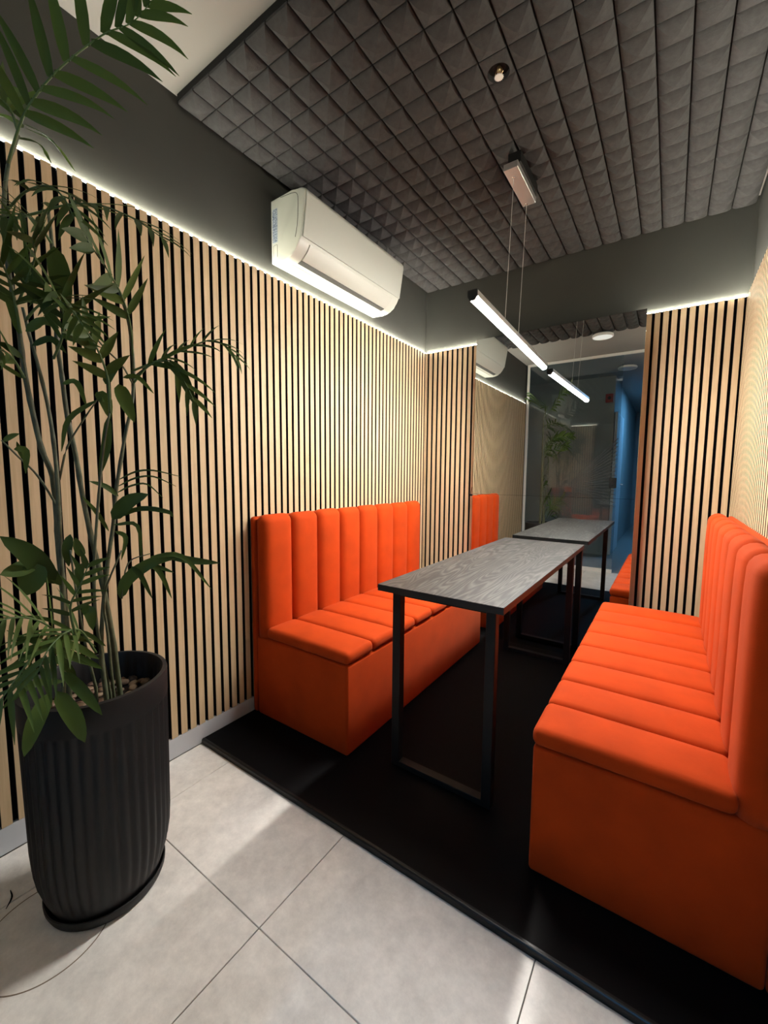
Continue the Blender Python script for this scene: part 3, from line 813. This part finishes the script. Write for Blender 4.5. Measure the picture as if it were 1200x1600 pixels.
STEMS = [
    (0.0075, [(0.323,-0.56,0.531),(0.325,-0.555,0.722),(0.324,-0.557,0.859),(0.323,-0.56,0.96),(0.323,-0.56,1.058),(0.322,-0.563,1.147),(0.316,-0.58,1.217),(0.312,-0.592,1.309),(0.309,-0.601,1.399),(0.307,-0.605,1.487),(0.305,-0.612,1.572),(0.303,-0.618,1.656),(0.303,-0.617,1.754),(0.307,-0.605,1.855),(0.334,-0.59,1.921)]),
    (0.006, [(0.358,-0.583,0.563),(0.352,-0.57,0.734),(0.353,-0.566,0.899),(0.344,-0.562,1.027),(0.344,-0.561,1.171),(0.342,-0.567,1.295),(0.338,-0.58,1.399),(0.342,-0.597,1.483),(0.359,-0.61,1.532)]),
    (0.007, [(0.362,-0.452,0.539),(0.358,-0.463,0.718),(0.353,-0.478,0.864),(0.348,-0.493,0.97),(0.342,-0.507,1.089),(0.339,-0.517,1.204),(0.335,-0.529,1.3),(0.333,-0.534,1.394),(0.331,-0.539,1.47),(0.331,-0.539,1.546),(0.331,-0.538,1.636),(0.331,-0.538,1.725),(0.33,-0.541,1.782)]),
    (0.006, [(0.398,-0.5,0.567),(0.378,-0.498,0.698),(0.356,-0.469,0.88),(0.364,-0.447,1.026),(0.367,-0.438,1.113),(0.376,-0.413,1.259),(0.383,-0.395,1.346),(0.385,-0.388,1.432),(0.384,-0.39,1.515),(0.4,-0.407,1.573),(0.413,-0.428,1.619)]),
    (0.0045, [(0.373,-0.481,0.556),(0.385,-0.507,0.747),(0.394,-0.511,0.894),(0.408,-0.501,1.059),(0.415,-0.482,1.22),(0.421,-0.465,1.317)]),
    (0.004, [(0.391,-0.52,0.597),(0.385,-0.535,0.713),(0.391,-0.55,0.852),(0.407,-0.563,0.97)]),
    (0.004, [(0.385,-0.477,0.558),(0.383,-0.483,0.73),(0.373,-0.482,0.833),(0.397,-0.445,0.951)]),
    (0.0028, [(0.327,-0.551,1.139),(0.352,-0.539,1.219),(0.382,-0.515,1.282),(0.412,-0.49,1.338)]),
    (0.0028, [(0.326,-0.552,1.058),(0.342,-0.597,1.147),(0.36,-0.635,1.191),(0.37,-0.666,1.228)]),
    (0.0024, [(0.384,-0.391,1.398),(0.413,-0.43,1.436),(0.42,-0.468,1.465),(0.428,-0.504,1.5),(0.439,-0.534,1.54)]),
    (0.0024, [(0.386,-0.446,0.817),(0.401,-0.432,0.914),(0.438,-0.39,0.939)]),
    (0.0024, [(0.385,-0.39,1.415),(0.426,-0.363,1.448),(0.47,-0.329,1.463)]),
]
FRONDS = [  # rachis, leaflet pairs, length, width, spread, droop, roll
    ([(0.327,-0.61,1.851),(0.373,-0.599,1.912),(0.409,-0.588,1.95),(0.464,-0.552,2.017),(0.539,-0.492,2.093),(0.585,-0.453,2.123),(0.626,-0.428,2.163)], 11, 0.1512, 0.0108, 62, 0.2, 5),
    ([(0.304,-0.614,1.734),(0.357,-0.568,1.757),(0.425,-0.528,1.772),(0.493,-0.49,1.765),(0.578,-0.455,1.722),(0.643,-0.423,1.672)], 9, 0.121, 0.00638, 60, 0.1875, 60),
    ([(0.385,-0.389,1.474),(0.431,-0.412,1.533),(0.488,-0.455,1.581),(0.542,-0.504,1.603),(0.598,-0.55,1.608),(0.638,-0.588,1.619)], 8, 0.1133, 0.0108, 48, 0.06, 10),
    ([(0.384,-0.392,1.431),(0.42,-0.351,1.459),(0.453,-0.288,1.499),(0.494,-0.234,1.534),(0.527,-0.202,1.523),(0.547,-0.175,1.487)], 8, 0.0938, 0.00464, 45, 0.2625, 50),
    ([(0.384,-0.391,1.398),(0.424,-0.368,1.444),(0.467,-0.338,1.457),(0.516,-0.319,1.396),(0.542,-0.307,1.341)], 5, 0.1125, 0.00696, 40, 0.15, 25),
    ([(0.327,-0.608,1.482),(0.355,-0.621,1.53),(0.391,-0.638,1.57),(0.424,-0.664,1.603),(0.443,-0.701,1.618)], 8, 0.125, 0.00696, 55, 0.15, 20),
    ([(0.46,-0.482,1.304),(0.491,-0.496,1.381),(0.517,-0.525,1.436),(0.541,-0.559,1.468),(0.58,-0.6,1.476)], 6, 0.0739, 0.0105, 55, 0.075, 15),
    ([(0.372,-0.572,0.723),(0.413,-0.606,0.784),(0.45,-0.65,0.831),(0.487,-0.696,0.856),(0.515,-0.736,0.861)], 8, 0.15, 0.00522, 55, 0.225, 45),
    ([(0.402,-0.519,0.695),(0.43,-0.56,0.773),(0.467,-0.604,0.788),(0.505,-0.646,0.774),(0.518,-0.669,0.737)], 7, 0.125, 0.0058, 50, 0.225, 40),
    ([(0.377,-0.611,1.5),(0.451,-0.608,1.516),(0.525,-0.602,1.515),(0.583,-0.593,1.484),(0.62,-0.588,1.447)], 7, 0.099, 0.00638, 50, 0.1875, 45),
    ([(0.328,-0.607,1.38),(0.351,-0.632,1.415),(0.381,-0.665,1.423),(0.409,-0.708,1.389)], 6, 0.1125, 0.00638, 50, 0.1875, 40),
    ([(0.461,-0.579,0.763),(0.507,-0.602,0.856),(0.562,-0.6,0.915),(0.584,-0.588,0.965)], 6, 0.066, 0.0058, 55, 0.15, 15),
    ([(0.305,-0.613,1.755),(0.415,-0.607,1.761),(0.525,-0.601,1.736),(0.598,-0.6,1.687),(0.634,-0.599,1.641)], 7, 0.11, 0.0058, 50, 0.225, 50),
    ([(0.35,-0.545,1.702),(0.371,-0.574,1.724),(0.401,-0.611,1.718),(0.427,-0.656,1.681)], 7, 0.125, 0.00638, 55, 0.1875, 40),
    ([(0.344,-0.593,1.922),(0.34,-0.604,1.963),(0.321,-0.625,1.983),(0.301,-0.653,1.973)], 5, 0.15, 0.00696, 50, 0.15, 30),
    ([(0.441,-0.646,0.765),(0.463,-0.675,0.738),(0.483,-0.709,0.707),(0.49,-0.747,0.666)], 6, 0.125, 0.00522, 50, 0.1875, 40),
    ([(0.377,-0.563,1.427),(0.447,-0.568,1.458),(0.497,-0.578,1.486),(0.544,-0.601,1.515),(0.585,-0.636,1.523)], 6, 0.121, 0.00812, 50, 0.1125, 15),
    ([(0.358,-0.615,1.545),(0.414,-0.61,1.588),(0.483,-0.618,1.606),(0.531,-0.635,1.621)], 6, 0.121, 0.00754, 50, 0.15, 15),
]
for r, p in STEMS:
    if p[0][2] < 0.62: STEMS_AT.append((p[0][0], p[0][1]))
pmesh = []
for k in range(4):
    bm = bmesh.new(); bmesh.ops.create_icosphere(bm, subdivisions=2, radius=1)
    for v in bm.verts:
        v.co *= 1 + 0.10 * math.sin(3 * v.co.x + k) * math.cos(2.3 * v.co.y + 1.7 * k)
    me = bpy.data.meshes.new('pebble'); bm.to_mesh(me); bm.free()
    for f in me.polygons: f.use_smooth = True
    me.materials.append(M[('pebble1', 'pebble2', 'pebble3', 'pebble1')[k]]); pmesh.append(me)
while len(peb) < 70 and tries < 6000:
    tries += 1
    a, q = rnd.uniform(0, 2 * PI), 0.132 * math.sqrt(rnd.random())
    x, y, s = PC[0] + q * math.cos(a), PC[1] + q * math.sin(a), rnd.uniform(0.0095, 0.0155)
    if any((x - u) ** 2 + (y - v) ** 2 < (0.88 * (s + w)) ** 2 for u, v, w in peb): continue
    if any((x - u) ** 2 + (y - v) ** 2 < (s + .009) ** 2 for u, v in STEMS_AT): continue
    peb.append((x, y, s))
    kind = rnd.randrange(4)
    o = link('pebble', pmesh[kind], (x, y, 0.527 + s * 0.62))
    o.scale = (s * 1.15, s * .88, s * .62); o.rotation_euler = (0, 0, rnd.uniform(0, PI))
    hue = ('reddish brown', 'dark brown', 'tan', 'reddish brown')[kind]
    tag(o, 'small rounded ' + hue + ' pebble on the soil inside the planter', 'pebble', hue + ' pebbles in the planter')

palm = thing('potted_palm', (*PC, 0.527), 'tall bamboo palm with slender canes growing from the black planter', 'palm')
for r, p in STEMS:
    q = smooth_path(p, 4)
    # carry the cane down into the soil
    if q[0].z < 0.62: q = [Vector((q[0].x, q[0].y, 0.5268))] + [v for v in q if v.z > 0.535]
    n = len(q)
    rad = [r * (1 - 0.5 * i / n) * (1.16 if i % 5 == 4 else 1) for i in range(n)]
    bm = bmesh.new(); tube(bm, q, rad, 8)
    obj('stem', bm, 'stem', palm, smooth=True)
VIEW = Vector((0.941, -0.338, 0.0))     # the room side of the plant, away from the slat wall
def leaflet(bm, p, d, nrm, L, wd, droop, rnd):
    """lance-shaped leaflet with a fold along the midrib, drooping to its tip"""
    n = 6
    side = d.cross(nrm).normalized()
    rows = []
    pos = p.copy(); dr = d.normalized()
    for i in range(n + 1):
        s = i / n
        wv = wd * (math.sin(PI * min(1, 0.10 + 0.88 * s) ** 0.72)) if i < n else 0.0004
        wv = max(wv, 0.0004)
        nn = side.cross(dr).normalized()
        rows.append([bm.verts.new(pos - side * wv + nn * wv * 0.25), bm.verts.new(pos), bm.verts.new(pos + side * wv + nn * wv * 0.25)])
        pos = pos + dr * (L / n)
        dr = (dr + Vector((0, 0, -droop * (0.25 + s) * 0.75))).normalized()
    for a, b in zip(rows, rows[1:]):
        bm.faces.new((a[0], a[1], b[1], b[0])); bm.faces.new((a[1], a[2], b[2], b[1]))
rnd = random.Random(21)
for path, pairs, L, wd, spread, droop, roll in FRONDS:
    q = smooth_path(path, 5)
    n = len(q)
    bm = bmesh.new(); tube(bm, q, [0.0032 * (1 - 0.75 * i / n) for i in range(n)], 6)
    fr = obj('frond', bm, 'rachis', palm, smooth=True)
    tot = sum((b - a).length for a, b in zip(q, q[1:]))
    for k in range(pairs):
        for s in (-1, 1):
            u = 0.26 + 0.72 * (k + (0.25 if s > 0 else 0)) / max(1, pairs - 0.6)
            u = min(u, 0.985)
            i = min(int(u * (n - 1)), n - 2); f = u * (n - 1) - i
            p = q[i].lerp(q[i + 1], f)
            tg = (q[min(i + 2, n - 1)] - q[max(i - 1, 0)]).normalized()
            base = (VIEW * math.cos(R(roll)) + Vector((0, 0, 1)) * math.sin(R(roll)))
            nrm = (base - tg * base.dot(tg)).normalized()
            sd = tg.cross(nrm).normalized() * s
            ang = R(spread * (1.1 - 0.5 * u) + rnd.uniform(-6, 6))
            d = (tg * math.cos(ang) + sd * math.sin(ang) + nrm * rnd.uniform(-.12, .12)).normalized()
            ll = L * (0.62 + 0.38 * math.sin(PI * min(1, u * 1.02)) + rnd.uniform(-.08, .08))
            if p.x + d.x * ll < 0.02:      # keep the blades off the slats
                d.x = max(d.x, (0.03 - p.x) / ll); d.normalize()
            bm = bmesh.new(); leaflet(bm, p, d, nrm, ll, wd * rnd.uniform(.85, 1.15), droop * rnd.uniform(.6, 1.3), rnd)
            for v in bm.verts: v.co.x = max(v.co.x, 0.006)
            obj('leaflet', bm, 'leaf', fr, smooth=True, origin=p)

rnd = random.Random(4)
for path, wd in BLADES:                  # single leaves on short stalks
    q = smooth_path(path, 4)
    n = len(q) - 1
    bm = bmesh.new(); rows = []
    for i, p in enumerate(q):
        u = i / n
        tg = (q[min(i + 1, n)] - q[max(i - 1, 0)]).normalized()
        nn = (VIEW + Vector((0, 0, 0.35))).normalized()
        sd = tg.cross(nn).normalized()
        nn = sd.cross(tg)
        ww = max(0.0004, wd * math.sin(PI * (0.06 + 0.92 * u) ** 0.85) ** 0.7) if 0 < i < n else 0.0006
        rows.append([bm.verts.new(p - sd * ww + nn * ww * .22), bm.verts.new(p), bm.verts.new(p + sd * ww + nn * ww * .22)])
    for a, b in zip(rows, rows[1:]):
        bm.faces.new((a[0], a[1], b[1], b[0])); bm.faces.new((a[1], a[2], b[2], b[1]))
    for v in bm.verts: v.co.x = max(v.co.x, 0.006)
    obj('leaf', bm, 'leaf', palm, smooth=True)

# fallen leaf sliver on the tiles
bm = bmesh.new(); tube(bm, smooth_path([(0.155, -0.668, 0.0022), (0.185, -0.672, 0.0035), (0.21, -0.690, 0.0022)], 4), [0.0008, 0.0014, 0.0018, 0.0020, 0.0022, 0.0020, 0.0018, 0.0012, 0.0008], 6)
tag(obj('fallen_leaf', bm, 'felt'), 'thin dark fallen leaf lying on the tiles by the planter', 'leaf')
